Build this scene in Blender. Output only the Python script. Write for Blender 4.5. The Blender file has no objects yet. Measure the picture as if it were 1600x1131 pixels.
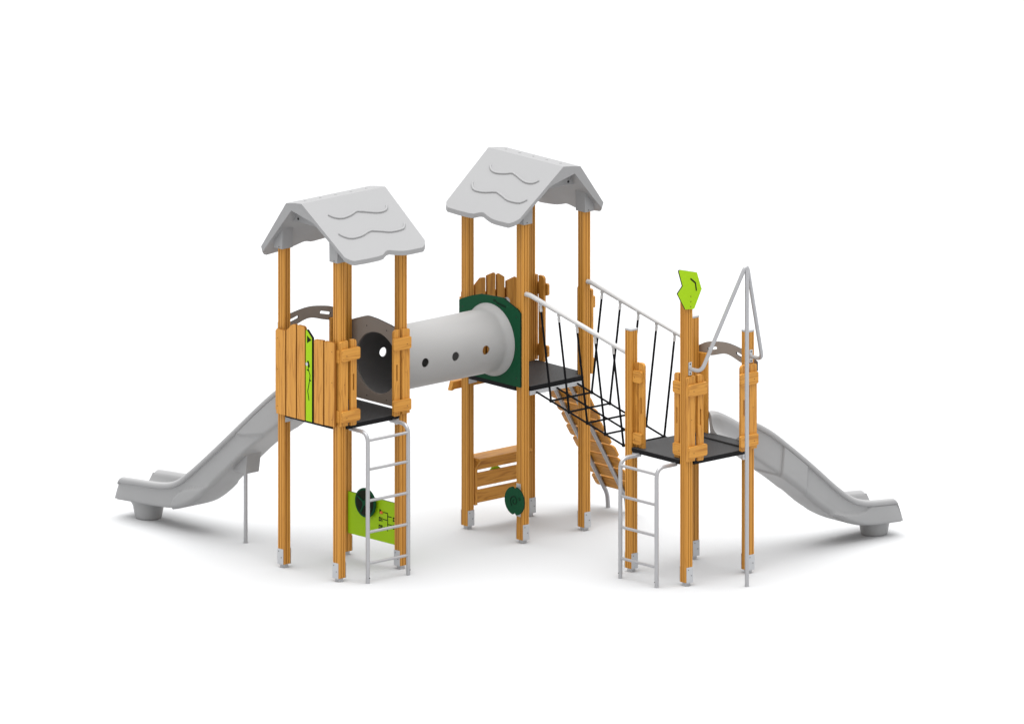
import bpy, bmesh, math, random
from mathutils import Vector, Matrix
random.seed(4)
scene = bpy.context.scene
COL = scene.collection
L = 0.806                                   # post spacing
TA, TB, TC = (0.0, 0.0), (2.4165, 0.013), (2.405, -2.395)   # the near post of each tower
FH, FL = 1.57, 1.26                         # high and low platform tops

# ------------------------------------------------------------------ materials
def new_mat(name):
    m = bpy.data.materials.new(name); m.use_nodes = True
    return m, m.node_tree, m.node_tree.nodes['Principled BSDF']
def plain(name, col, rough=.5, metal=0., bump=0., bscale=60, spec=.5, vary=0.):
    m, t, b = new_mat(name)
    b.inputs['Base Color'].default_value = (*col, 1); b.inputs['Roughness'].default_value = rough
    b.inputs['Metallic'].default_value = metal; b.inputs['Specular IOR Level'].default_value = spec
    g = t.nodes.new('ShaderNodeNewGeometry')
    if bump:
        n = t.nodes.new('ShaderNodeTexNoise'); n.inputs['Scale'].default_value = bscale; n.inputs['Detail'].default_value = 3
        bp = t.nodes.new('ShaderNodeBump'); bp.inputs['Strength'].default_value = bump; bp.inputs['Distance'].default_value = .004
        t.links.new(g.outputs['Position'], n.inputs['Vector']); t.links.new(n.outputs['Fac'], bp.inputs['Height'])
        t.links.new(bp.outputs['Normal'], b.inputs['Normal'])
    if vary:
        n = t.nodes.new('ShaderNodeTexNoise'); n.inputs['Scale'].default_value = 2.6; n.inputs['Detail'].default_value = 6
        r = t.nodes.new('ShaderNodeMapRange'); r.inputs['To Min'].default_value = 1 - vary; r.inputs['To Max'].default_value = 1 + vary
        mx = t.nodes.new('ShaderNodeVectorMath'); mx.operation = 'SCALE'; mx.inputs[0].default_value = col
        t.links.new(g.outputs['Position'], n.inputs['Vector']); t.links.new(n.outputs['Fac'], r.inputs['Value'])
        t.links.new(r.outputs['Result'], mx.inputs['Scale']); t.links.new(mx.outputs['Vector'], b.inputs['Base Color'])
    return m
def wood(name, axis, light, dark, lam=0.5, line=.48, rough=.5):
    m, t, b = new_mat(name); N = t.nodes.new; K = t.links.new
    g = N('ShaderNodeNewGeometry')
    def coords(al, ac):
        v = N('ShaderNodeVectorMath'); v.operation = 'MULTIPLY'
        v.inputs[1].default_value = tuple(al if 'xyz'[i] == axis else ac for i in range(3))
        K(g.outputs['Position'], v.inputs[0]); return v.outputs[0]
    def noise(al, ac, det, dist=0.):
        n = N('ShaderNodeTexNoise'); n.inputs['Scale'].default_value = 1; n.inputs['Detail'].default_value = det
        n.inputs['Distortion'].default_value = dist; K(coords(al, ac), n.inputs['Vector']); return n.outputs['Fac']
    def math_(op, a, c=None, d=None):
        n = N('ShaderNodeMath'); n.operation = op
        for i, v in enumerate((a, c, d)):
            if v is None: continue
            if isinstance(v, (int, float)): n.inputs[i].default_value = v
            else: K(v, n.inputs[i])
        return n.outputs[0]
    fine = noise(2.2, 95, 3); broad = noise(.9, 13, 2, .3); tone = noise(.16, 42, 1)
    ring = math_('SINE', math_('MULTIPLY', broad, 46.0))
    ring = math_('POWER', math_('MULTIPLY_ADD', ring, .5, .5), 4.0)
    f = math_('MULTIPLY_ADD', ring, line, math_('MULTIPLY_ADD', fine, .9, -.42))
    f = math_('ADD', f, math_('MULTIPLY_ADD', tone, lam, -.5*lam)); f = N_clamp(t, f)
    mix = N('ShaderNodeMix'); mix.data_type = 'RGBA'
    mix.inputs['A'].default_value = (*light, 1); mix.inputs['B'].default_value = (*dark, 1)
    K(f, mix.inputs['Factor']); K(mix.outputs['Result'], b.inputs['Base Color'])
    bp = N('ShaderNodeBump'); bp.inputs['Strength'].default_value = .2; bp.inputs['Distance'].default_value = .002; bp.invert = True
    K(f, bp.inputs['Height']); K(bp.outputs['Normal'], b.inputs['Normal'])
    b.inputs['Roughness'].default_value = rough; b.inputs['Specular IOR Level'].default_value = .25
    return m
def N_clamp(t, s):
    c = t.nodes.new('ShaderNodeClamp'); t.links.new(s, c.inputs['Value']); return c.outputs[0]

WL, WD = (.52, .242, .042), (.25, .088, .010)
M = dict(
    post=wood('larch_post', 'z', (.49, .226, .037), (.29, .105, .013), lam=2.1, line=.18),
    wz=wood('board_upright_grain', 'z', WL, WD), wx=wood('board_long_grain', 'x', WL, WD), wy=wood('board_cross_grain', 'y', WL, WD),
    edge=plain('board_gap_shade', (.25, .095, .014), .7, spec=.1, vary=.1),  # shade of the gaps between boards, painted on their side faces
    groove=plain('post_groove_shade', (.26, .10, .015), .7, spec=.1),  # recess shading painted into the groove faces as darker wood
    grey=plain('grey_moulded_plastic', (.258, .258, .261), .45, bump=.02, bscale=140, vary=.02, spec=.3),
    slide=plain('grey_slide_plastic', (.295, .295, .297), .42, bump=.04, bscale=120, vary=.03, spec=.35),
    tube=plain('grey_tunnel_plastic', (.298, .295, .292), .45, bump=.04, bscale=120, vary=.03, spec=.3),
    deck=plain('black_deck_board', (.033, .033, .034), .5, bump=.25, bscale=220, spec=.15),
    deckedge=plain('black_deck_edge', (.006, .006, .007), .6, spec=.12),
    taupe=plain('taupe_panel', (.235, .202, .176), .42, vary=.05, spec=.28), taupe_edge=plain('dark_panel_edge', (.010, .009, .010), .6, spec=.12),
    lime=plain('lime_panel', (.285, .48, .004), .5, vary=.03, spec=.15),
    green=plain('dark_green_panel', (.006, .058, .025), .55, vary=.1, spec=.07),
    greend=plain('engraved_green', (.003, .02, .009), .6, spec=.1),
    steel=plain('galvanised_tube', (.37, .37, .38), .34, metal=.45, vary=.05),
    zinc=plain('zinc_plate', (.45, .46, .475), .42, metal=.25, bump=.06, bscale=90, vary=.06),
    white=plain('white_coated_rail', (.45, .446, .442), .33, spec=.3),
    tube_shade=plain('tunnel_inside_shade', (.13, .13, .132), .5, spec=.2),  # dimness inside the tunnel, painted into the tube's inner colour
    capw=plain('pale_post_cap', (.37, .37, .375), .5, spec=.2), bolt=plain('grey_bolt', (.16, .16, .165), .5, spec=.2),
    rope=plain('black_rope', (.006, .006, .007), .8, bump=.5, bscale=400, spec=.08),
    screw=plain('dark_screw', (.10, .04, .01), .5, spec=.2), hole=plain('black_bolt', (.02, .02, .02), .5, spec=.2),
    black=plain('black_mark', (.008, .010, .004), .6, spec=.1), orange=plain('orange_knob', (.70, .14, .03), .4),
    ground=plain('white_studio_floor', (.476, .480, .486), .9, spec=0.),
)

# ------------------------------------------------------------------ mesh helpers
class MB:
    def __init__(s): s.v, s.f, s.m, s.mats = [], [], [], []
    def mi(s, mat):
        if mat not in s.mats: s.mats.append(mat)
        return s.mats.index(mat)
    def add(s, vs, fs, mat):
        o = len(s.v); k = s.mi(mat); s.v += [Vector(p) for p in vs]
        for f in fs: s.f.append([i + o for i in f]); s.m.append(k)
    def box(s, x0, x1, y0, y1, z0, z1, mat):
        vs = [(x, y, z) for x in sorted((x0, x1)) for y in sorted((y0, y1)) for z in sorted((z0, z1))]
        s.add(vs, [(0,1,3,2),(4,6,7,5),(0,4,5,1),(2,3,7,6),(0,2,6,4),(1,5,7,3)], mat)
    def prism(s, pts, fn, d0, d1, mat, side=None):
        """outline pts (a,b) extruded from depth d0 to d1; fn(a,b,d) gives the place"""
        n = len(pts)
        vs = [fn(a, b, d0) for a, b in pts] + [fn(a, b, d1) for a, b in pts]
        o = len(s.v); s.v += [Vector(p) for p in vs]
        k, ks = s.mi(mat), s.mi(side or mat)
        s.f.append([o+i for i in range(n)]); s.m.append(k); s.f.append([o+n+i for i in reversed(range(n))]); s.m.append(k)
        for i in range(n):
            j = (i+1) % n; s.f.append([o+i, o+n+i, o+n+j, o+j]); s.m.append(ks)
    def tube(s, path, r, mat, seg=14, bend=0., caps=True):
        P = [Vector(p) for p in path]
        if bend:
            Q = [P[0]]
            for i in range(1, len(P)-1):
                a, b = P[i-1]-P[i], P[i+1]-P[i]
                d = min(bend, a.length*.48, b.length*.48); p0, p1 = P[i]+a.normalized()*d, P[i]+b.normalized()*d
                for k in range(9):
                    t = k/8; Q.append(p0*(1-t)**2 + P[i]*2*t*(1-t) + p1*t*t)
            P = Q + [P[-1]]
        n = len(P); tn = []
        for i in range(n):
            t = (P[min(i+1, n-1)] - P[max(i-1, 0)]).normalized(); tn.append(t)
        up = Vector((0, 0, 1)) if abs(tn[0].z) < .9 else Vector((1, 0, 0))
        u = tn[0].cross(up).normalized(); vs = []
        for i in range(n):
            u = (u - tn[i]*u.dot(tn[i])).normalized(); w = tn[i].cross(u)
            for k in range(seg):
                a = 2*math.pi*k/seg; vs.append(P[i] + (u*math.cos(a) + w*math.sin(a))*r)
        fs = [(i*seg+k, i*seg+(k+1) % seg, (i+1)*seg+(k+1) % seg, (i+1)*seg+k) for i in range(n-1) for k in range(seg)]
        if caps: fs += [tuple(reversed(range(seg))), tuple((n-1)*seg+k for k in range(seg))]
        s.add(vs, fs, mat)
    def cyl(s, c, axis, r, h, mat, seg=24):
        a = Vector(axis).normalized(); c = Vector(c); s.tube([c-a*h/2, c+a*h/2], r, mat, seg)
    def lathe(s, c, prof, mat, seg=40, axis='z'):
        vs = []
        for r, h in prof:
            for k in range(seg):
                a = 2*math.pi*k/seg; p = (r*math.cos(a), r*math.sin(a), h)
                if axis == 'x': p = (h, r*math.cos(a), r*math.sin(a))
                vs.append(Vector(c)+Vector(p))
        n = len(prof)
        fs = [(i*seg+k, i*seg+(k+1) % seg, (i+1)*seg+(k+1) % seg, (i+1)*seg+k) for i in range(n-1) for k in range(seg)]
        fs += [tuple(reversed(range(seg))), tuple((n-1)*seg+k for k in range(seg))]
        s.add(vs, fs, mat)

WLOC = {}
def empty(name, loc, parent=None):
    o = bpy.data.objects.new(name, None); COL.objects.link(o); o.empty_display_size = .2
    loc = Vector(loc); o.location = loc - (WLOC[parent.name] if parent else Vector()); o.parent = parent
    WLOC[o.name] = loc; return o
def obj(name, mb, parent=None, bevel=0., smooth=None, label=None, segs=2, merge=True):
    me = bpy.data.meshes.new(name)
    lo = Vector([min(p[i] for p in mb.v) for i in range(3)]); hi = Vector([max(p[i] for p in mb.v) for i in range(3)])
    c = Vector(((lo.x+hi.x)/2, (lo.y+hi.y)/2, lo.z))
    me.from_pydata([p - c for p in mb.v], [], mb.f)
    for mt in mb.mats: me.materials.append(mt)
    for p, k in zip(me.polygons, mb.m): p.material_index = k
    bm = bmesh.new(); bm.from_mesh(me); bmesh.ops.recalc_face_normals(bm, faces=bm.faces); bm.to_mesh(me); bm.free()
    o = bpy.data.objects.new(name, me); COL.objects.link(o)
    o.location = c - (WLOC[parent.name] if parent else Vector()); o.parent = parent; WLOC[o.name] = c
    if label: o['label'] = label
    if bevel:
        b = o.modifiers.new('bevel', 'BEVEL'); b.width = bevel; b.segments = segs; b.limit_method = 'ANGLE'; b.angle_limit = math.radians(40)
    if smooth is not None: shade(me, smooth)
    return o
def shade(me, ang=35):
    for p in me.polygons: p.use_smooth = True
    me.set_sharp_from_angle(angle=math.radians(ang))
def cut(o, mb, smooth=None):
    """cut openings (slots, holes) out of a part"""
    c = obj('cutter', mb)
    o_par, o_loc = o.parent, o.location.copy(); w = WLOC[o.name]; o.parent = None; o.location = w
    keep = [(m.width, m.segments) for m in o.modifiers if m.type == 'BEVEL']; o.modifiers.clear()
    b = o.modifiers.new('cut', 'BOOLEAN'); b.object = c; b.solver = 'EXACT'; b.operation = 'DIFFERENCE'
    bpy.context.view_layer.update()
    me = bpy.data.meshes.new_from_object(o.evaluated_get(bpy.context.evaluated_depsgraph_get()))
    me.name = o.name; o.modifiers.clear(); o.data = me; o.parent = o_par; o.location = o_loc
    bpy.data.objects.remove(c)
    for wd, sg in keep:
        bv = o.modifiers.new('bevel', 'BEVEL'); bv.width = wd; bv.segments = sg; bv.limit_method = 'ANGLE'; bv.angle_limit = math.radians(40)
    if smooth is not None: shade(me, smooth)
def stadium(c0, c1, r, n=8):
    (x0, y0), (x1, y1) = c0, c1; a = math.atan2(y1-y0, x1-x0)
    return [(x1+r*math.cos(a-math.pi/2+math.pi*k/n), y1+r*math.sin(a-math.pi/2+math.pi*k/n)) for k in range(n+1)] + \
           [(x0+r*math.cos(a+math.pi/2+math.pi*k/n), y0+r*math.sin(a+math.pi/2+math.pi*k/n)) for k in range(n+1)]
def curve(pts):
    """smooth curve through (s, value) knots"""
    n = len(pts); d = [(pts[i+1][1]-pts[i][1])/(pts[i+1][0]-pts[i][0]) for i in range(n-1)]
    m = [d[0]] + [(d[i-1]+d[i])/2 for i in range(1, n-1)] + [d[-1]]
    def f(x):
        x = min(max(x, pts[0][0]), pts[-1][0]); i = max(k for k in range(n-1) if pts[k][0] <= x or k == 0)
        h = pts[i+1][0]-pts[i][0]; t = (x-pts[i][0])/h
        return (2*t**3-3*t*t+1)*pts[i][1] + (t**3-2*t*t+t)*h*m[i] + (-2*t**3+3*t*t)*pts[i+1][1] + (t**3-t*t)*h*m[i+1]
    return f
def lin(pts):
    def f(x):
        if x <= pts[0][0]: return pts[0][1]
        for (a, b), (c, d) in zip(pts, pts[1:]):
            if x <= c: return b+(d-b)*(x-a)/(c-a)
        return pts[-1][1]
    return f
def sstep(a, b, x):
    t = min(max((x-a)/(b-a), 0), 1); return t*t*(3-2*t)

# ------------------------------------------------------------------ the ground
g = MB(); g.add([(-60, -60, 0), (64, -60, 0), (64, 64, 0), (-60, 64, 0)], [(0, 1, 2, 3)], M['ground'])
go = obj('ground', g); go['kind'] = 'structure'
go['label'] = 'plain white studio floor under the playground set'; go['category'] = 'ground'

# ------------------------------------------------------------------ the playset
SET = empty('playground_set', (2.4, -.4, 0))
SET['label'] = 'wooden playground set with three towers, two grey slides, crawl tunnel and rope bridge'
SET['category'] = 'playground set'

# ---- posts
def post_section(h=.0475, c=.010, gw=.0032, gd=.007, go=.0165):
    side = [(-h+c, -h), (-go-gw, -h), (-go, -h+gd), (-go+gw, -h), (go-gw, -h), (go, -h+gd), (go+gw, -h), (h-c, -h)]
    out = []
    for k in range(4):
        a = k*math.pi/2; out += [(x*math.cos(a)-y*math.sin(a), x*math.sin(a)+y*math.cos(a)) for x, y in side]
    return out
SEC = post_section()
def make_post(x, y, top, face, cap):
    mb = MB(); mb.prism(SEC, lambda a, b, d: (x+a, y+b, d), .038, top, M['post'])
    kg = mb.mi(M['groove'])
    for i in range(32):
        if i % 8 in (1, 2, 4, 5): mb.m[2+i] = kg
    o = obj('post', mb, SET)
    bk = MB()
    bk.box(x-.028, x+.028, y-.028, y+.028, 0, .0375, M['zinc'])
    for s in (-1, 1):
        if face == 'x': bk.box(x+s*.0485, x+s*.0535, y-.042, y+.042, .034, .190, M['zinc'])
        else: bk.box(x-.042, x+.042, y+s*.0485, y+s*.0535, .034, .190, M['zinc'])
        for dz, du in ((.165, -.02), (.105, .018)):
            if face == 'x': bk.cyl((x+s*.055, y-du, dz), (1, 0, 0), .006, .004, M['bolt'], 10)
            else: bk.cyl((x+du, y+s*.055, dz), (0, 1, 0), .006, .004, M['bolt'], 10)
    obj('anchor_bracket', bk, o, bevel=.0015)
    if cap:
        cm = MB(); h, c = .0490, .010
        oct_ = [(-h+c, -h), (h-c, -h), (h, -h+c), (h, h-c), (h-c, h), (-h+c, h), (-h, h-c), (-h, -h+c)]
        cm.prism(oct_, lambda a, b, d: (x+a, y+b, d), top-.006, top+.014, M['capw']); obj('cap', cm, o, bevel=.004)
    return o
for T, face, tops in ((TA, 'x', (3.26,)*4), (TB, 'y', (3.26,)*4), (TC, 'y', (2.91, 2.425, 2.425, 2.425))):
    for (dx, dy), tp in zip(((0, 0), (0, L), (L, 0), (L, L)), tops):
        make_post(T[0]+dx, T[1]+dy, tp, face, T is TC)

# ---- roofs
def make_roof(T, rot):
    cx, cy = T[0]+L/2, T[1]+L/2
    def W(a, b, z):                              # local: ridge along a, near slope towards -b
        a -= .403; b -= .403
        return (cx+a, cy+b, z) if not rot else (cx+b, cy-a, z)
    eave = lin([(-.142, -.190), (-.105, -.226), (-.065, -.243), (.10, -.247), (.26, -.246), (.33, -.240), (.40, -.211),
                (.44, -.206), (.52, -.226), (.60, -.242), (.68, -.248), (.875, -.247), (.92, -.222), (.960, -.180)])
    NA = 56; A0, A1 = -.142, .960
    zr = lambda b: 3.735+(b-.397)*.75            # near slope height
    zf = lambda b: 3.703-(b-.622)*1.36           # far slope height
    mb = MB(); vs = []; rows = []
    for i in range(NA+1):
        t = i/NA; a = A0+(A1-A0)*t
        e = eave(a)
        fe = .994-(eave(A0+A1-a)+.247)*.62+.036*(1-2*t)
        k = lambda b: a+(.045*(1-t)*max(0, (.397-b)/.62) if b < .397 else .0)   # slight taper of the gable end
        top = [(fe, zf(fe)), (.80, zf(.80)), (.622, 3.703), (.510, 3.722), (.397, 3.735), (.15, zr(.15)), (e, zr(e))]
        th = .048
        bot = [(e-.004, zr(e)-.047), (.15, zr(.15)-.047), (.23, 3.562), (.546, 3.640), (.62, zf(.622)-.150), (.80, zf(.80)-.115), (fe-.022, zf(fe)-.056)]
        rows.append([W(k(b), b, z) for b, z in top+bot])
    n = len(rows[0])
    for r in rows: vs += r
    fs = [(i*n+k, i*n+(k+1) % n, (i+1)*n+(k+1) % n, (i+1)*n+k) for i in range(NA) for k in range(n)]
    fs += [tuple(range(n)), tuple(NA*n+k for k in reversed(range(n)))]
    mb.add(vs, fs, M['grey'])
    w1 = [(.070, .240), (.090, .218), (.115, .203), (.163, .186), (.215, .181), (.266, .185), (.320, .194), (.353, .201), (.395, .214), (.425, .218), (.492, .204), (.560, .186), (.627, .170), (.676, .164), (.724, .165), (.764, .173), (.790, .188), (.811, .212)]
    w2 = [(.028, .042), (.042, .022), (.064, .004), (.104, -.018), (.145, -.027), (.18, -.028), (.235, -.026), (.29, -.019), (.335, -.008), (.371, .001), (.424, .008), (.48, -.004), (.544, -.019), (.60, -.034), (.645, -.041), (.70, -.043), (.76, -.041), (.810, -.034), (.840, -.014), (.862, .010)]
    for w in (w1, w2):                           # raised wave lips moulded into both slopes
        mb.tube([W(a, b, zr(b)+.0015) for a, b in w], .013, M['grey'], 8)
        mb.tube([W(.818-a, .622+(.397-b)*.62, zf(.622+(.397-b)*.62)-.001) for a, b in w], .0075, M['grey'], 8)
    for k in range(5):                           # small moulded nubs along the ridge
        a = .0+k*.2; mb.tube([W(a, .50, 3.722), W(a, .50, 3.728)], .012, M['grey'], 10)
    ro = obj('roof', mb, SET, bevel=.006, label='grey pitched roof over the tower with the plank wall' if not rot else 'grey pitched roof over the rear tower with the rope bridge')
    for pa in (0, L):                            # sockets that take the posts
        s = -1 if pa == 0 else 1
        sk = MB(); u0, u1 = sorted((pa+s*.078, pa-s*.060))
        sk.prism([(-.058, 3.205), (.058, 3.205), (.062, zr(.062)-.054), (-.062, zr(-.062)-.050)], lambda b, z, d: W(d, b, z), u0, u1, M['grey'])
        sk.tube([W(pa+s*.078, -.012, 3.222), W(pa+s*.081, -.012, 3.222)], .006, M['hole'], 10)
        obj('post_socket', sk, ro, bevel=.008)
        sk = MB()
        sk.prism([(L-.058, 3.205), (L+.058, 3.205), (L+.062, zf(L+.062)-.075), (L-.062, zf(L-.062)-.09)], lambda b, z, d: W(d, b, z), u0, u1, M['grey'])
        sk.tube([W(pa+s*.078, L-.012, 3.222), W(pa+s*.081, L-.012, 3.222)], .006, M['hole'], 10)
        obj('post_socket', sk, ro, bevel=.008)
        gb = MB(); d0, d1 = (pa-.01, pa+.02) if s < 0 else (pa-.02, pa+.01)
        gb.prism([(.16, 3.475), (.30, 3.492), (.45, 3.497), (.62, 3.497), (.68, 3.49), (.548, 3.655), (.46, 3.655)], lambda b, z, d: W(d, b, z), d0, d1, M['grey'])
        gb.tube([W(d0-.004 if s < 0 else d1+.004, .588, 3.528), W(pa, .588, 3.528)], .013, M['hole'], 12)
        obj('gable_brace', gb, ro, bevel=.003)
make_roof(TA, False); make_roof(TB, True)

# ---- platforms
def make_platform(T, zt, low=False):
    x, y = T; mb = MB(); e, n = .050, .055
    out = [(n, -e), (L-n, -e), (L-n, n), (L+e, n), (L+e, L-n), (L-n, L-n), (L-n, L+e), (n, L+e), (n, L-n), (-e, L-n), (-e, n), (n, n)]
    mb.prism(out, lambda a, b, d: (x+a, y+b, d), zt-.040, zt-.002, M['deck'], M['deckedge'])
    o = obj('platform', mb, SET, bevel=.008)
    tr = MB(); q = .010
    tr.prism([(n+q, -e+q), (L-n-q, -e+q), (L-n-q, L+e-q), (n+q, L+e-q)], lambda a, b, d: (x+a, y+b, d), zt-.052, zt-.041, M['deckedge'])
    tr.box(x-e+.012, x+n+.008, y+n+.006, y+L-n-.006, zt-.052, zt-.0415, M['deckedge'])
    tr.box(x+L-n-.008, x+L+e-.012, y+n+.006, y+L-n-.006, zt-.052, zt-.0415, M['deckedge'])
    obj('deck_underside', tr, o)
    for dx, dy, sx, sy in ((L, 0, -1, 1), (0, L, 1, -1), (L, L, -1, -1)):
        b = MB(); px, py = x+dx, y+dy
        b.box(px+sx*.050, px+sx*.095, py-.032, py-.027, zt-.110, zt-.053, M['zinc'])
        b.box(px+sx*.050, px+sx*.055, py-.0265, py+.032, zt-.110, zt-.053, M['zinc'])
        b.cyl((px+sx*.072, py-.035, zt-.082), (0, 1, 0), .008, .006, M['zinc'], 10)
        b.box(px-.032, px+.032, py+sy*.050, py+sy*.055, zt-.105, zt-.054, M['zinc'])
        obj('bracket', b, o, bevel=.001)
    return o
pa = make_platform(TA, FH); pb = make_platform(TB, FH); pc = make_platform(TC, FL)
ch = MB(); ch.box(TB[0]+.052, TB[0]+.745, TB[1]-.052, TB[1]-.030, FH-.092, FH-.053, M['zinc'])
ch.box(TB[0]+.052, TB[0]+.745, TB[1]-.0295, TB[1]+.01, FH-.060, FH-.0535, M['zinc'])
obj('bridge_channel', ch, pb, bevel=.002)
sl = MB(); sl.box(TC[0]+L-.065, TC[0]+L+.049, TC[1]+.07, TC[1]+L-.07, FL-.001, FL+.016, M['deck'])
sl.box(TC[0]+L+.0495, TC[0]+L+.094, TC[1]+.16, TC[1]+L-.16, FL-.001, FL+.016, M['deck'])
obj('slide_sill', sl, pc, bevel=.004)
sl = MB(); sl.box(TA[0]+.07, TA[0]+L-.07, TA[1]+L-.065, TA[1]+L+.049, FH-.001, FH+.016, M['deck'])
sl.box(TA[0]+.16, TA[0]+L-.16, TA[1]+L+.0495, TA[1]+L+.094, FH-.001, FH+.016, M['deck'])
obj('slide_sill', sl, pa, bevel=.004)

# ---- hand grips beside the openings
def make_grip(F, zf, inner=False):
    """F(u, w, z): u from the post towards the opening, w outwards from the tower face"""
    w0, w1, w2 = (.0495, .0775, .104) if not inner else (-.030, -.001, .027)
    mb = MB()
    u0, u1 = (-.050, .046) if not inner else (.049, .084)
    fn = lambda a, b, d: F(a, d, b)
    mb.prism([(u0, zf-.004), (u1, zf-.004), (u1, zf+.840), (u1-.004, zf+.848), (u0+.012, zf+.842), (u0, zf+.832)], fn, w0, w1, M['wz'])
    rc = [(.158-.034+.034*math.cos(t), zf+.815+.034*math.sin(t)) for t in [k*math.pi/12 for k in range(7)]]
    b0, b1 = (.082, .158) if not inner else (.108, .180)
    rc = [(p[0]+b1-.158, p[1]) for p in rc]
    mb.prism([(b0, zf-.012), (b1-.012, zf-.014), (b1, zf-.004)] + rc + [(b0, zf+.849)], fn, w0, w1, M['wz'])
    for z in (.42, .07, .75):
        mb.tube([F(u0+.05 if not inner else u0+.02, w1, zf+z-.01), F(u0+.05 if not inner else u0+.02, w1+.0015, zf+z-.01)], .0045, M['screw'], 8)
    o = obj('hand_grip', mb, SET, bevel=.006)
    c = MB(); m_ = (b0+b1)/2
    c.prism(stadium((m_-.002, zf+.345), (m_-.002, zf+.495), .0095), fn, w0-.02, w1+.02, M['wz']); cut(o, c)
    horiz = abs(F(1, 0, 0)[0]-F(0, 0, 0)[0]) > .5
    for z0, z1 in ((.035, .150), (.652, .772)):
        cb = MB(); a0, a1 = (-.048, .184) if not inner else (.049, .172)
        cb.prism([(a0, zf+z0+.004), (a0+.02, zf+z0-.003), (a1-.015, zf+z0), (a1, zf+z0+.012), (a1, zf+z1-.012), (a1-.012, zf+z1), (a0+.01, zf+z1-.004), (a0, zf+z1-.012)], fn, w1+.0008, w2, M['wx' if horiz else 'wy'])
        us = a0+.055 if not inner else a0+.03
        cb.tube([F(us, w2, zf+(z0+z1)/2-.012), F(us, w2+.0015, zf+(z0+z1)/2-.012)], .0055, M['screw'], 8)
        obj('crosspiece', cb, o, bevel=.006)
ax, ay = TA; bx, by = TB; cx, cy = TC
make_grip(lambda u, w, z: (ax+u, ay-w, z), FH); make_grip(lambda u, w, z: (ax+L-u, ay-w, z), FH)
make_grip(lambda u, w, z: (cx+u, cy-w, z), FL); make_grip(lambda u, w, z: (cx+L-u, cy-w, z), FL)
make_grip(lambda u, w, z: (cx-w, cy+u, z), FL, True); make_grip(lambda u, w, z: (cx-w, cy+L-u, z), FL, True)
make_grip(lambda u, w, z: (bx+L+w, by+u, z), FH); make_grip(lambda u, w, z: (bx+L+w, by+L-u, z), FH)

# ---- plank panel of the left tower
fnx = lambda a, b, d: (d, a, b)
mb = MB()
PX0, PX1 = ax-.090, ax-.0610
planks = [[(.823, 1.552), (.692, 1.552), (.691, 2.390), (.698, 2.404), (.812, 2.404), (.823, 2.396)],
          [(.675, 1.552), (.535, 1.552), (.534, 2.476), (.540, 2.490), (.575, 2.488), (.605, 2.474), (.640, 2.436), (.664, 2.420), (.675, 2.410)],
          [(.519, 1.552), (.405, 1.552), (.404, 2.470), (.412, 2.486), (.430, 2.493), (.505, 2.493), (.519, 2.488)],
          [(.270, 1.556), (.136, 1.556), (.135, 2.392), (.140, 2.402), (.255, 2.392), (.270, 2.380)],
          [(.118, 1.558), (-.028, 1.562), (-.029, 2.398), (-.020, 2.406), (.105, 2.402), (.118, 2.392)]]
for p in planks: mb.prism(p, fnx, PX0, PX1, M['wz'], M['edge'])
for y in (-.002, .795):
    for z in (1.63, 2.0, 2.31): mb.tube([(PX0, y+.01, z), (PX0-.0015, y+.01, z)], .005, M['screw'], 8)
panel = obj('plank_panel', mb, SET, bevel=.008, segs=3)
for z0, z1 in ((1.60, 1.72), (2.20, 2.33)):
    r = MB(); r.box(PX1+.0006, ax-.0485, -.060, .835, z0, z1, M['wy']); obj('rail', r, panel, bevel=.002)
lm = MB()
lm.prism([(.386, 1.556), (.295, 1.556), (.295, 2.398), (.374, 2.470), (.386, 2.462)], fnx, PX0-.004, PX1-.002, M['lime'], M['taupe_edge'])
lb = obj('marker_board', lm, panel, bevel=.002, label='lime green upright board with black arrow and twig marks')
mk = MB(); MX = PX0-.0048
mk.prism([(.366, 2.414), (.303, 2.376), (.366, 2.336)], fnx, MX, MX+.0006, M['black'])
obj('arrow_mark', mk, lb)
mk = MB()
for pth, r in (([(.355, 2.145), (.346, 2.11), (.348, 2.075), (.322, 2.022), (.328, 1.975), (.356, 1.855), (.338, 1.768)], .0052), ([(.366, 2.07), (.340, 2.066)], .006), ([(.330, 1.975), (.314, 1.968)], .0065), ([(.352, 2.150), (.338, 2.110)], .013)):
    for p, q in zip(pth, pth[1:]): mk.prism(stadium(p, q, r, 5), fnx, MX, MX+.0006+random.random()*.0003, M['black'])
mk.tube([(MX-.004, .366, 2.126), (MX+.004, .366, 2.126)], .017, M['zinc'], 14)
obj('twig_mark', mk, lb)

# ---- crawl tunnel with its two end panels
TX0, TX1, TY, TZ = .879, bx-.073, .408, 1.98
prof_o = []
for k in range(61):
    t = k/60; x = TX0+(TX1-TX0)*t; d = min(x-TX0, TX1-x)
    prof_o.append((x, .316+.047*(1-sstep(0, .095, d))**1.6))
vs_prof = [(r, x) for x, r in prof_o] + [(.305, x) for x, r in reversed(prof_o)]
mb = MB(); seg = 96; vs = []
for r, x in vs_prof:
    for k in range(seg):
        a = 2*math.pi*k/seg; vs.append((x, TY+r*math.cos(a), TZ+r*math.sin(a)))
n = len(vs_prof)
mb.add(vs, [(i*seg+k, i*seg+(k+1) % seg, ((i+1) % n)*seg+(k+1) % seg, ((i+1) % n)*seg+k) for i in range(n) for k in range(seg)], M['tube'])
kl = mb.mi(M['tube_shade'])
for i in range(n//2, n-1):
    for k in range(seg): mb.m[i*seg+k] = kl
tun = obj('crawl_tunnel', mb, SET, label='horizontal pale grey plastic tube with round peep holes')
c = MB()
for x in (1.213, 1.610, 2.008): c.cyl((x, TY, TZ), (0, 1, 0), .046, .9, M['tube'], 32)
cut(tun, c, 40)
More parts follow.
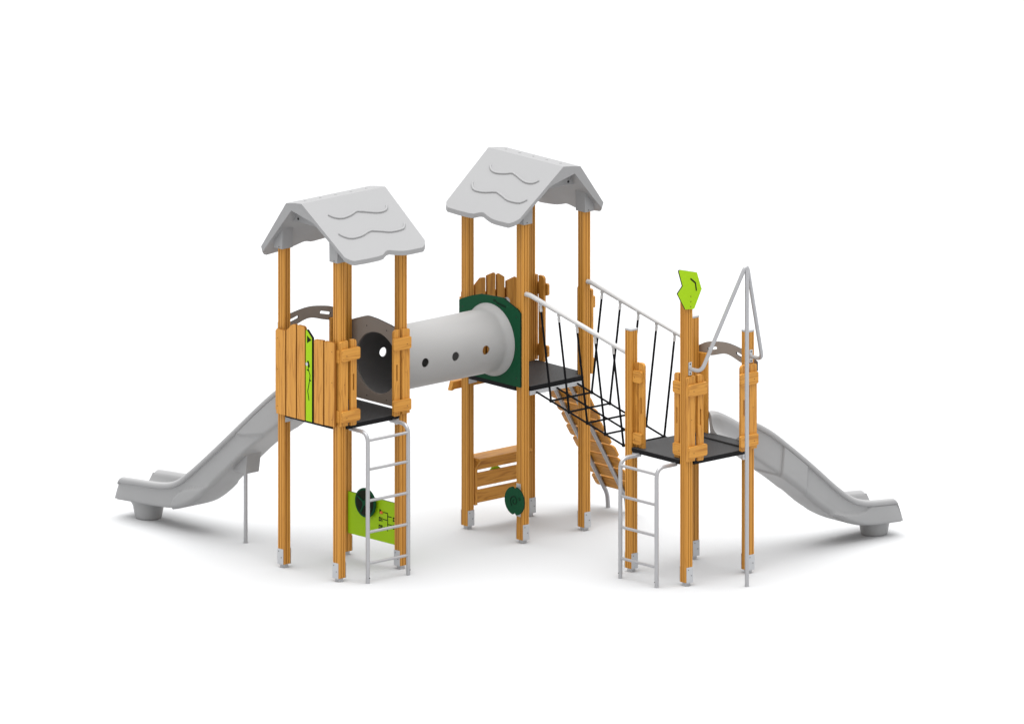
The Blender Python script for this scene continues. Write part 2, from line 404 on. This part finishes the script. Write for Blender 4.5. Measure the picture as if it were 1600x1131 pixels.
def end_panel(X0, X1, pts, mat, edge, lab, extra):
    m = MB(); m.prism(pts, fnx, X0, X1, mat, edge)
    o = obj('end_panel', m, tun, bevel=.003, label=lab)
    c = MB(); c.cyl(((X0+X1)/2, TY, TZ), (1, 0, 0), .306, .2, M['deckedge'], 72); cut(o, c)
    s = MB()
    for y, z in [(TY+.378*math.cos(math.pi/8+k*math.pi/4), TZ+.378*math.sin(math.pi/8+k*math.pi/4)) for k in range(8)] + extra:
        s = MB(); s.tube([(X0-.002, y, z), (X0+.002, y, z)], .0065, M['hole'], 8); obj('bolt', s, tun)
    return o
end_panel(.856, .874, [(-.048, 1.582), (.856, 1.582), (.856, 2.305), (.80, 2.345), (.72, 2.375), (.60, 2.416), (.545, 2.430), (.50, 2.431), (.40, 2.424), (.20, 2.394), (.10, 2.362), (0, 2.320), (-.048, 2.28)], M['taupe'], M['taupe_edge'], 'taupe grey panel round the left mouth of the tunnel', [])
end_panel(bx-.074, bx-.052, [(by-.044, 1.572), (by+.85, 1.572), (by+.85, 2.300), (by+.805, 2.322), (by+.67, 2.372), (by+.54, 2.410), (by+.40, 2.420), (by+.23, 2.428), (by+.205, 2.426), (by+.0, 2.348), (by-.044, 2.312)], M['green'], M['greend'], 'dark green panel round the right mouth of the tunnel', [(by+.01, 2.27), (by+.01, 1.66), (by+.01, 1.95), (by+.8, 2.24)])
s = MB(); s.prism([(by+.345, 2.37), (by+.31, 2.372), (by+.165+.13, 2.355), (by+.165, 2.334), (by+.165, 2.356), (by+.295, 2.377), (by+.305, 2.388), (by+.335, 2.40), (by+.35, 2.385)], fnx, bx-.0756, bx-.0735, M['greend'])
obj('engraved_mark', s, tun)

# ---- picket panel at the back of the middle tower
mb = MB(); fny = lambda a, b, d: (a, d, b)
pk = [[(-.02, 2.36), (.02, 2.40), (.125, 2.40)], [(.148, 2.405), (.222, 2.466), (.285, 2.462)], [(.306, 2.476), (.40, 2.492), (.416, 2.484)],
      [(.435, 2.466), (.465, 2.474), (.536, 2.430)], [(.560, 2.382), (.68, 2.408), (.696, 2.392)], [(.712, 2.38), (.80, 2.34), (.83, 2.30)]]
for tp in pk:
    x0, x1 = tp[0][0], tp[-1][0]
    mb.prism([(bx+x0, 1.60), (bx+x1, 1.60)] + [(bx+p, q) for p, q in reversed(tp)], fny, by+L+.055, by+L+.079, M['wz'], M['edge'])
pick = obj('picket_panel', mb, SET, bevel=.005)
for z0, z1 in ((1.66, 1.77), (2.20, 2.31)):
    r = MB(); r.box(bx-.02, bx+.83, by+L+.0797, by+L+.100, z0, z1, M['wx']); obj('rail', r, pick, bevel=.002)
k_ = MB(); k_.tube([(bx+.552, by+L+.050, 2.172), (bx+.552, by+L+.0545, 2.172)], .05, M['zinc'], 20)
k_.tube([(bx+.535, by+L+.040, 2.202), (bx+.535, by+L+.0495, 2.202)], .016, M['hole'], 12); obj('round_plate', k_, pick, bevel=.002)

# ---- awning beam behind the middle tower
mb = MB()
mb.prism([(bx-.105, 1.372), (bx-.075, 1.374), (bx-.06, 1.382), (bx+.87, 1.382), (bx+.93, 1.372), (bx+.90, 1.462), (bx-.075, 1.462)], fny, by+.93, by+.985, M['wx'])
aw = obj('awning_beam', mb, SET, bevel=.006)
for x in (.08, .72):
    r = MB(); r.box(bx+x-.02, bx+x+.02, by+L+.052, by+.9295, 1.40, 1.445, M['wy']); obj('support_arm', r, aw, bevel=.003)

# ---- counter under the middle tower
mb = MB(); yb = by+L
for z0, z1 in ((.236, .365), (.395, .535), (.565, .675)): mb.box(bx+.085, bx+.722, yb-.002, yb+.026, z0, z1, M['wx'])
cnt = obj('slatted_counter', mb, SET, bevel=.004)
t_ = MB(); t_.box(bx+.055, bx+.750, yb-.115, yb+.105, .678, .706, M['wx']); obj('counter_top', t_, cnt, bevel=.006)
for x in (.070, .708):
    r = MB(); r.box(bx+x, bx+x+.034, yb-.030, yb-.0026, .225, .6772, M['wz'])
    r.prism([(yb-.0305, .6772), (yb-.095, .6772), (yb-.0305, .600)], lambda a, b, d: (d, a, b), bx+x+.004, bx+x+.030, M['wz'])
    obj('stile', r, cnt, bevel=.003)
d_ = MB(); d_.tube([(bx+.395, yb+.030, .472), (bx+.395, yb+.048, .472)], .088, M['lime'], 36); d_.tube([(bx+.395, yb+.0265, .472), (bx+.395, yb+.0295, .472)], .02, M['zinc'], 14)
obj('dial', d_, cnt, bevel=.003, label='lime green round dial behind the slats')

# ---- dark green spinner disc on the near post of the middle tower
mb = MB(); R_ = .143; dz = .435; yc = by+.004
out = []
for k in range(96):
    a = 2*math.pi*k/96; r = R_
    dt = min(abs(a-math.pi/2), abs(a-3*math.pi/2)+.0); r -= .020*max(0, 1-(dt/.16)**2)
    out.append((yc-.02*0+r*math.cos(a), dz+r*math.sin(a)))
mb.prism(out, fnx, bx-.108, bx-.092, M['green'], M['greend'])
sp = obj('spinner_disc', mb, SET, bevel=.003, label='dark green round disc with spiral groove on the near post')
s = MB(); pts = []
for k in range(40):
    t = k/39; a = 1.2-t*2*math.pi*1.35; r = .012+.048*t; pts.append((bx-.1085, yc+r*math.cos(a), dz+r*math.sin(a)))
s.tube(pts, .0055, M['greend'], 6)
s.tube([(bx-.110, yc-.075, dz+.03), (bx-.107, yc-.075, dz+.03)], .016, M['greend'], 16)
s.tube([(bx-.1115, yc-.075, dz+.03), (bx-.1105, yc-.075, dz+.03)], .007, M['green'], 12)
obj('spiral_groove', s, sp)
s = MB(); s.tube([(bx-.0915, yc, dz), (bx-.048, yc, dz)], .022, M['zinc'], 16); s.box(bx-.054, bx-.048, yc-.03, yc+.03, dz-.165, dz+.165, M['zinc'])
obj('mount', s, sp, bevel=.002)

# ---- lime play panel low on the left tower
mb = MB(); X0, X1 = ax+L-.012, ax+L+.004
mb.prism([(.044, .224), (.762, .224), (.762, .644), (.044, .644)], fnx, X0, X1, M['lime'], M['taupe_edge'])
pp = obj('play_panel', mb, SET, bevel=.002, label='lime green panel with black lettering and a turning dial')
mb = MB(); dy, dz = .468, .583
mb.tube([(X0-.040, dy, dz), (X0-.022, dy, dz)], .147, M['green'], 56)
dial = obj('dial', mb, pp, bevel=.004, label='dark green turning disc with black face')
s = MB(); s.tube([(X0-.0425, dy, dz), (X0-.0408, dy, dz)], .126, M['black'], 48)
for k in range(4):
    a = .5+k*math.pi/2; s.tube([(X0-.043, dy+.018*math.cos(a), dz+.018*math.sin(a)), (X0-.043, dy+.112*math.cos(a), dz+.112*math.sin(a))], .010, M['green'], 8)
s.tube([(X0-.052, dy, dz), (X0-.0435, dy, dz)], .026, M['green'], 20); s.tube([(X0-.0215, dy, dz), (X0-.001, dy, dz)], .03, M['zinc'], 16)
obj('dial_face', s, dial)
def text_into(mb, txt, y, z, size, x):
    cu = bpy.data.curves.new('letters', 'FONT'); cu.body = txt; cu.size = size; cu.extrude = .0004; cu.offset = .0036
    t = bpy.data.objects.new('letters', cu); COL.objects.link(t); bpy.context.view_layer.update()
    me = bpy.data.meshes.new_from_object(t.evaluated_get(bpy.context.evaluated_depsgraph_get()))
    vs = [(x-.0012-v.co.z, y-v.co.x*.88, z+v.co.y) for v in me.vertices]
    mb.add(vs, [tuple(p.vertices) for p in me.polygons], M['black'])
    bpy.data.objects.remove(t); bpy.data.meshes.remove(me)
s = MB()
text_into(s, 'P', .297, .505, .052, X0); text_into(s, 'D1', .306, .428, .052, X0); text_into(s, 'D3', .308, .351, .052, X0)
text_into(s, 'D2', .101, .458, .052, X0); text_into(s, 'D4', .101, .381, .052, X0)
for p, q in (((.238, .522), (.177, .522)), ((.177, .522), (.177, .345)), ((.177, .492), (.122, .492)), ((.243, .452), (.177, .452)), ((.177, .412), (.122, .412)), ((.232, .372), (.177, .372))):
    s.prism(stadium(p, q, .0042, 4), fnx, X0-.0016-random.random()*.0005, X0-.0004, M['black'])
obj('lettering', s, pp)
s = MB(); s.lathe((X0-.022, .262, .517), [(.008, 0), (.012, .003), (.015, .008), (.016, .014), (.016, .0215)], M['orange'], 20, 'x'); obj('knob', s, pp, smooth=40, label='small orange knob')

# ---- arched handles over the slide mouths
def make_arch(F, z0, half):
    oz = curve([(-.452, .845), (-.30, .915), (-.20, .938), (0, .960), (.20, .938), (.30, .915), (.452, .845)])
    iz = curve([(-.452, .752), (-.30, .778), (-.20, .800), (0, .846), (.20, .800), (.30, .778), (.452, .752)])
    t = [-half+2*half*k/40 for k in range(41)]
    pts = [(u, z0+oz(u)) for u in t] + [(u, z0+iz(u)) for u in reversed(t)]
    m = MB(); m.prism(pts, lambda a, b, d: F(a, d, b), .0805, .0965, M['taupe'], M['taupe_edge'])
    o = obj('arched_handle', m, SET, bevel=.004)
    c = MB()
    for s in (-1, 1):
        f = lambda u: z0+(oz(u)+iz(u))/2+.002
        c.prism(stadium((s*.155, f(.155)), (s*.262, f(.262)-.004), .0135), lambda a, b, d: F(a, d, b), .05, .13, M['taupe_edge'])
    cut(o, c)
    for s in (-1, 1):                            # the upright boards it is bolted to
        b = MB(); u = sorted((s*(L/2+.047), s*(L/2-.150)))
        w = 'wz'
        b.prism([(u[0], z0-.002), (u[1], z0-.002), (u[1], z0+.80+(.015 if s < 0 else 0)), (u[0], z0+.80+(.015 if s > 0 else 0))], lambda a, b_, d: F(a, d, b_), .0500, .0795, M[w])
        obj('upright_board', b, o, bevel=.007)
make_arch(lambda u, w, z: (ax+L/2+u, ay+L+w, z), FH, .405)
make_arch(lambda u, w, z: (cx+L+w, cy+L/2+u, z), FL, .446)

# ---- slides
def make_slide(F, rim, bot, mold, s_end, foot, lab, leg=None):
    """F(s, w, z): s outwards from the tower, w sideways"""
    fr, fb = curve(rim), curve(bot); S0 = .886
    SS = []; k = 0; NS = 400
    SS = [S0+(s_end-S0)*i/NS for i in range(NS+1)]
    # half section, outside from keel to lip then inside back to the bed: (half width, height share)
    outer = [(0, 0), (.08, 0), (.135, .002), (.168, .011), (.188, .035), (.197, .075), (.202, .13), (.2045, .20), (.206, .26), (.209, .32), (.211, .38), (.213, .44), (.215, .50), (.217, .56), (.219, .62), (.221, .68), (.223, .74), (.225, .80), (.227, .87)]
    lip = [(.232, -.064), (.250, -.0625), (.262, -.050), (.266, -.030), (.260, -.011), (.245, -.001), (.228, 0), (.212, -.008), (.202, -.026)]
    inner = [(.197, .86), (.192, .74), (.184, .60), (.172, .47), (.15, .37), (.12, .30), (.07, .27), (0, .265)]
    half = outer+[(w, 1+d) for w, d in lip]+inner
    lipi = set(range(len(outer), len(outer)+len(lip)))
    no = len(outer)
    loop = [(w, h, 0 if i < no else 1 if i in lipi else 2) for i, (w, h) in enumerate(half)]
    loop += [(-w, h, k) for w, h, k in reversed(loop) if w > 0]
    mb = MB(); vs = []
    for s in SS:
        zr, zb = fr(s), fb(s); H = zr-zb
        endk = sstep(s_end-.20, s_end, s)
        for w, h, kind in loop:
            if kind == 1: z = zr+(h-1)
            elif kind == 0: z = zb+(H-.066)*h/.87
            else: z = zb+.075+(H-.105)*(h-.265)/.595
            ww = w*(1+.13*(1-sstep(S0, S0+.14, s))) if h > .25 else w
            if kind == 0:
                ww += math.copysign(mold(s, z, abs(w)), w) if w else 0
                if h < .03: z -= mold(s, z, -1)
                ww += math.copysign(.030*endk*(1-h)*min(1, abs(w)/.15), w) if w else 0
            sh = max(0, min(1, (z-zb)/max(H, .01)))
            sx = s+endk*(.105*(1-sh)**.9-.012)
            if kind == 1 and endk > 0: z -= .020*max(0, (s-(s_end-.035))/.035)**2
            if kind == 0 and h < .06: z += .018*max(0, (s-(s_end-.03))/.03)**2
            vs.append(F(sx, ww, z))
    n = len(loop)
    fs = [(i*n+k, i*n+(k+1) % n, (i+1)*n+(k+1) % n, (i+1)*n+k) for i in range(len(SS)-1) for k in range(n)]
    fs += [tuple(range(n)), tuple((len(SS)-1)*n+k for k in reversed(range(n)))]
    mb.add(vs, fs, M['slide'])
    root = empty('slide', F(S0, 0, 0), SET); root['label'] = lab
    obj('chute', mb, root, smooth=50)
    f = MB(); p = F(foot, 0, 0)
    f.lathe((p[0], p[1], 0), [(.122, 0), (.129, .006), (.133, .02), (.140, .06), (.146, .09), (.153, .125), (.164, .15), (.180, .172), (.198, .190), (.203, .205)], M['slide'], 48)
    obj('foot', f, root, smooth=50)
    if leg:
        g_ = MB(); p = F(leg, 0, 0)
        g_.tube([(p[0], p[1], 0), (p[0], p[1], .76)], .0195, M['steel'], 18); g_.tube([(p[0], p[1], 0), (p[0], p[1], .004)], .028, M['steel'], 18)
        obj('support_leg', g_, root, smooth=40)
        b = MB(); q = lambda s, w, z: F(leg+s, w, z)
        zz = .715
        b.add([q(-.10, -.09, zz), q(.08, -.09, zz), q(.08, .09, zz), q(-.10, .09, zz), q(-.14, -.10, 1.02), q(.10, -.10, .86), q(.10, .10, .86), q(-.14, .10, 1.02)],
              [(0, 3, 2, 1), (4, 5, 6, 7), (0, 1, 5, 4), (1, 2, 6, 5), (2, 3, 7, 6), (3, 0, 4, 7)], M['slide'])
        obj('leg_socket', b, root, bevel=.012, segs=3)
lineA1 = lin([(.95, 1.37), (1.12, 1.288), (1.30, 1.205), (1.47, 1.168), (1.61, 1.145), (1.77, 1.150)])
lineA2 = lin([(1.50, .80), (1.586, .775), (1.80, .668), (2.055, .560), (2.27, .508), (2.43, .468), (2.53, .425), (2.62, .35), (2.70, .225)])
def moldA(s, z, w):
    if w < 0: return .016*(sstep(1.80, 2.0, s)*(1-sstep(2.68, 2.695, s)))
    g_ = lambda q: -.010*math.exp(-(q/.009)**2)
    d = .024*sstep(-.006, .006, z-lineA1(s))*(1-sstep(1.75, 1.77, s))+g_(z-lineA1(s))*(1-sstep(1.72, 1.77, s))+g_(z-lineA2(s))*(1-sstep(2.62, 2.68, s))*sstep(1.55, 1.65, s)
    d += .022*sstep(-.006, .006, lineA2(s)-z)*(1-sstep(2.67, 2.69, s))*sstep(1.55, 1.65, s)
    return d
lineC = lin([(1.735, .64), (1.75, .56), (1.785, .495), (1.935, .415), (2.115, .350), (2.285, .312), (2.40, .302), (2.505, .318), (2.595, .372), (2.665, .45)])
def moldC(s, z, w):
    if w < 0: return .020*sstep(1.39, 1.41, s)*(1-sstep(2.3, 2.6, s))
    g_ = lambda q: -.011*math.exp(-(q/.010)**2)
    d = .024*sstep(1.412, 1.430, s)+g_(s-1.416)+g_(s-1.75)*(1 if z > .55 else 0)
    d -= .022*sstep(1.738, 1.758, s)*sstep(-.012, .012, z-lineC(s))*(1-sstep(2.64, 2.66, s))
    return d-.004*sstep(2.3, 2.6, s)
make_slide(lambda s, w, z: (ax+L/2+w, ay+s, z),
           [(.80, 1.785), (.86, 1.790), (.95, 1.786), (1.087, 1.708), (1.307, 1.541), (1.70, 1.211), (2.142, .843), (2.42, .625), (2.54, .545), (2.65, .499), (2.78, .472), (2.907, .458), (3.15, .442), (3.40, .424)],
           [(.80, 1.525), (.86, 1.515), (1.0, 1.41), (1.25, 1.235), (1.564, 1.018), (1.77, .853), (2.037, .622), (2.25, .435), (2.45, .305), (2.69, .222), (2.84, .200), (3.1, .182), (3.40, .172)],
           moldA, 3.395, 3.243, 'left grey plastic slide from the high roofed tower, held up by a thin steel leg', leg=1.82)
make_slide(lambda s, w, z: (cx+s, cy+L/2+w, z),
           [(.80, 1.470), (.86, 1.480), (.95, 1.484), (1.032, 1.452), (1.25, 1.330), (1.514, 1.133), (1.795, .908), (2.156, .605), (2.269, .525), (2.36, .475), (2.458, .440), (2.55, .420), (2.70, .405), (2.91, .388)],
           [(.80, 1.215), (.86, 1.205), (1.0, 1.12), (1.20, .985), (1.38, .868), (1.492, .797), (1.65, .683), (1.794, .572), (1.945, .452), (2.1, .350), (2.25, .268), (2.46, .182), (2.6, .150), (2.91, .132)],
           moldC, 2.895, 2.824, 'right grey plastic slide from the low open tower')

# ---- ladders
def make_ladder(F, zt, rungs, lab):
    """F(u, w, z): u across, w outwards"""
    x_ = F(0, .257, 0); root = empty('ladder', x_, SET); root['label'] = lab
    for u in (-.265, .265):
        m = MB(); m.tube([F(u, -.0, zt), F(u, .258, zt), F(u, .258, 0)], .0205, M['steel'], 18, bend=.105)
        r = obj('side_rail', m, root, smooth=40)
        h = MB(); h.tube([F(u+.006, .2565+.0205, .055), F(u+.006, .2565+.0225, .055)], .006, M['hole'], 8); obj('bolt', h, r)
    for z in rungs:
        m = MB(); m.tube([F(-.262, .258, z), F(.262, .258, z)], .0145, M['steel'], 14); obj('rung', m, root, smooth=40)
make_ladder(lambda u, w, z: (ax+.408+u, ay-w, z), FH-.062, (.200, .512, .826, 1.140, 1.430), 'steel ladder with five rungs under the left roofed tower')
make_ladder(lambda u, w, z: (cx-.022-w, cy+.388+u, z), FL-.062, (.204, .517, .827, 1.133), 'steel ladder with four rungs on the low open tower')

# ---- fireman's pole
root = empty('fire_pole', (cx+.406, cy-.433, 0), SET); root['label'] = 'grey steel sliding pole hung from a pointed tube arch'
ap = Vector((cx+.406, cy-.433, 3.245))
m = MB(); m.tube([(cx+.406, cy-.433, 0), (cx+.406, cy-.433, 3.20)], .0205, M['steel'], 18)
obj('pole', m, root, smooth=40)
m = MB(); m.tube([(cx+.004, cy-.052, 2.178), (cx+.004, cy-.215, 2.178), tuple(ap), (cx+L-.004, cy-.215, 2.178), (cx+L-.004, cy-.052, 2.178)], .0195, M['steel'], 18, bend=.10)
obj('tube_arch', m, root, smooth=40)
for x in (cx+.004, cx+L-.004):
    b = MB(); b.box(x-.020, x+.020, cy-.0535, cy-.0482, 2.115, 2.245, M['zinc'])
    for z in (2.133, 2.227): b.tube([(x, cy-.0535, z), (x, cy-.0565, z)], .008, M['hole'], 10)
    obj('wall_plate', b, root, bevel=.002)

# ---- leaf sign
mb = MB()
leaf = [(-.132, 3.195), (.076, 3.138), (.138, 2.962), (.042, 2.782), (.030, 2.778), (-.078, 2.790), (-.179, 2.962), (-.112, 3.029), (-.163, 3.186), (-.152, 3.197)]
mb.prism([(cx+a, b) for a, b in leaf], fny, cy-.072, cy-.056, M['lime'], M['taupe_edge'])
s = mb
for p, q in (((-.006, 3.086), (.054, 3.037)), ((.054, 3.037), (.066, 2.962))): s.prism(stadium((cx+p[0], p[1]), (cx+q[0], q[1]), .008, 6), fny, cy-.0732-random.random()*.0004, cy-.0716, M['black'])
for z in (2.910, 2.859, 2.808): s.tube([(cx-.006, cy-.0735, z), (cx-.006, cy-.0715, z)], .006, M['screw'], 8)
obj('leaf_sign', mb, SET, bevel=.0006, label='lime green leaf shaped sign on top of the tallest post of the low tower')

# ---- rope bridge
root = empty('rope_bridge', (bx+L/2, (by+cy+L)/2, 1.2), SET); root['label'] = 'sloping black rope net bridge with two white handrails'
y_b, y_c = by-.048, cy+L+.048
def railz(y): return 2.490+(y-(by-.12))*(2.490-2.170)/((by-.12)-(y_c))
for x in (bx, bx+L):
    m = MB(); m.tube([(x, y_b, 2.500), (x, by-.105, 2.500), (x, y_c+.01, railz(y_c+.01)), (x, y_c, railz(y_c))], .0235, M['white'], 18, bend=.03)
    obj('handrail', m, root, smooth=40)
xs = (bx+.135, bx+.672); zn = lambda y: 1.448+(y-(by-.255))*.242
ys = [by-.262-.2655*k for k in range(5)]
net = MB(); rr = .0100
def zrope(y): return lin([(y_c+.02, FL-.075), (ys[4], zn(ys[4])), (ys[0], zn(ys[0])), (y_b, FH-.072)])(y)
for x in (xs[0], (xs[0]+xs[1])/2, xs[1]):
    net.tube([(x, y_b-.004, zrope(y_b))] + [(x, y, zn(y)) for y in ys] + [(x, y_c+.004, zrope(y_c+.004))], rr, M['rope'], 10)
for y in ys:
    net.tube([(xs[0], y, zn(y)+.001), (xs[1], y, zn(y)+.001)], rr, M['rope'], 10)
    for x in xs: net.lathe((x, y, zn(y)-.016), [(.010, 0), (.016, .006), (.016, .026), (.010, .032)], M['rope'], 10)
obj('rope_net', net, root, smooth=45)
for xr, xn in ((bx, xs[0]), (bx+L, xs[1])):
    for y in ys:
        zt = railz(y); m = MB(); d = (Vector((xn, y, zn(y))) - Vector((xr, y, zt-.05))).normalized(); a = Vector((xr, y, zt-.05))
        m.tube([a+d*.03, Vector((xn, y, zn(y)+.012))], rr*1.1, M['rope'], 10); h = obj('hanging_rope', m, root, smooth=45)
    for y in ys:
        zt = railz(y); m = MB(); d = (Vector((xn, y, zn(y))) - Vector((xr, y, zt-.05))).normalized(); a = Vector((xr, y, zt))
        m.tube([a+Vector((0, 0, -.020)), a+Vector((0, 0, -.036))], .017, M['white'], 14)
        m.tube([a+Vector((0, 0, -.035)), a+Vector((0, 0, -.05))+d*.012], .0115, M['white'], 12)
        m.tube([a+Vector((0, 0, -.05))+d*.005, a+Vector((0, 0, -.05))+d*.045], .0145, M['white'], 12)
        m.tube([a+Vector((-.026, .010, 0)), a+Vector((-.026, -.010, 0))], .004, M['zinc'], 8)
        obj('rope_clamp', m, root, smooth=40)

# ---- climbing ramp behind the middle tower
mb = MB(); th = math.atan(1.70); ct, st = math.cos(th), math.sin(th)
def Rp(s, y, n): return (bx+.87+s*ct+n*st, by+y, 1.388-s*st+n*ct)     # s down the slope, n above the rails
random.seed(9)
for k in range(9):
    s0 = -.02+k*.1575; y0 = .112+random.uniform(-.012, .02); y1 = .722+random.uniform(-.02, .012)
    pts = [(s0+.022, y0), (s0+.118, y0+.003), (s0+.138, y0+.022), (s0+.138, y1-.022), (s0+.118, y1-.003), (s0+.022, y1), (s0, y1-.022), (s0, y0+.022)]
    mb.prism(pts, lambda a, b, d: Rp(a, b, d), .0225, .050, M['wy'])
rp = obj('climbing_ramp', mb, SET, bevel=.008)
for y in (.272, .552):
    m = MB(); e = Rp(1.445, y, 0)
    m.tube([Rp(-.10, y, 0), e, (e[0]+.012, e[1], 0)], .0215, M['steel'], 18, bend=.05); obj('ramp_rail', m, rp, smooth=40)

# ------------------------------------------------------------------ light
w = bpy.data.worlds.new('World'); scene.world = w; w.use_nodes = True
w.node_tree.nodes['Background'].inputs['Color'].default_value = (1, 1, 1, 1)
w.node_tree.nodes['Background'].inputs['Strength'].default_value = 1.0
def area(name, loc, target, sx, sy, power, spread):
    ld = bpy.data.lights.new(name, 'AREA'); ld.shape = 'RECTANGLE'; ld.size = sx; ld.size_y = sy; ld.energy = power; ld.spread = math.radians(spread)
    lo = bpy.data.objects.new(name, ld); COL.objects.link(lo); lo.location = loc
    lo.rotation_euler = (Vector(target)-Vector(loc)).to_track_quat('-Z', 'Y').to_euler(); return lo
area('studio_softbox', (3.2, 1.0, 14), (3.2, 1.0, 0), 90, 90, 40500, 100)

# ------------------------------------------------------------------ camera
cam = bpy.data.cameras.new('camera'); co = bpy.data.objects.new('camera', cam); COL.objects.link(co)
cam.type = 'ORTHO'; cam.ortho_scale = 10.0; cam.clip_start = .1; cam.clip_end = 200
az, el = math.radians(48.15), math.asin(.231)
fwd = Vector((math.cos(az)*math.cos(el), math.sin(az)*math.cos(el), -math.sin(el)))
co.location = Vector((3.215, 1.061, 1.5)) - fwd*26
co.rotation_euler = fwd.to_track_quat('-Z', 'Y').to_euler()
scene.camera = co
scene.view_settings.view_transform = 'Standard'; scene.view_settings.look = 'None'
scene.view_settings.exposure = 0; scene.view_settings.gamma = 1; scene.view_settings.use_curve_mapping = False
scene.cycles.max_bounces = 8
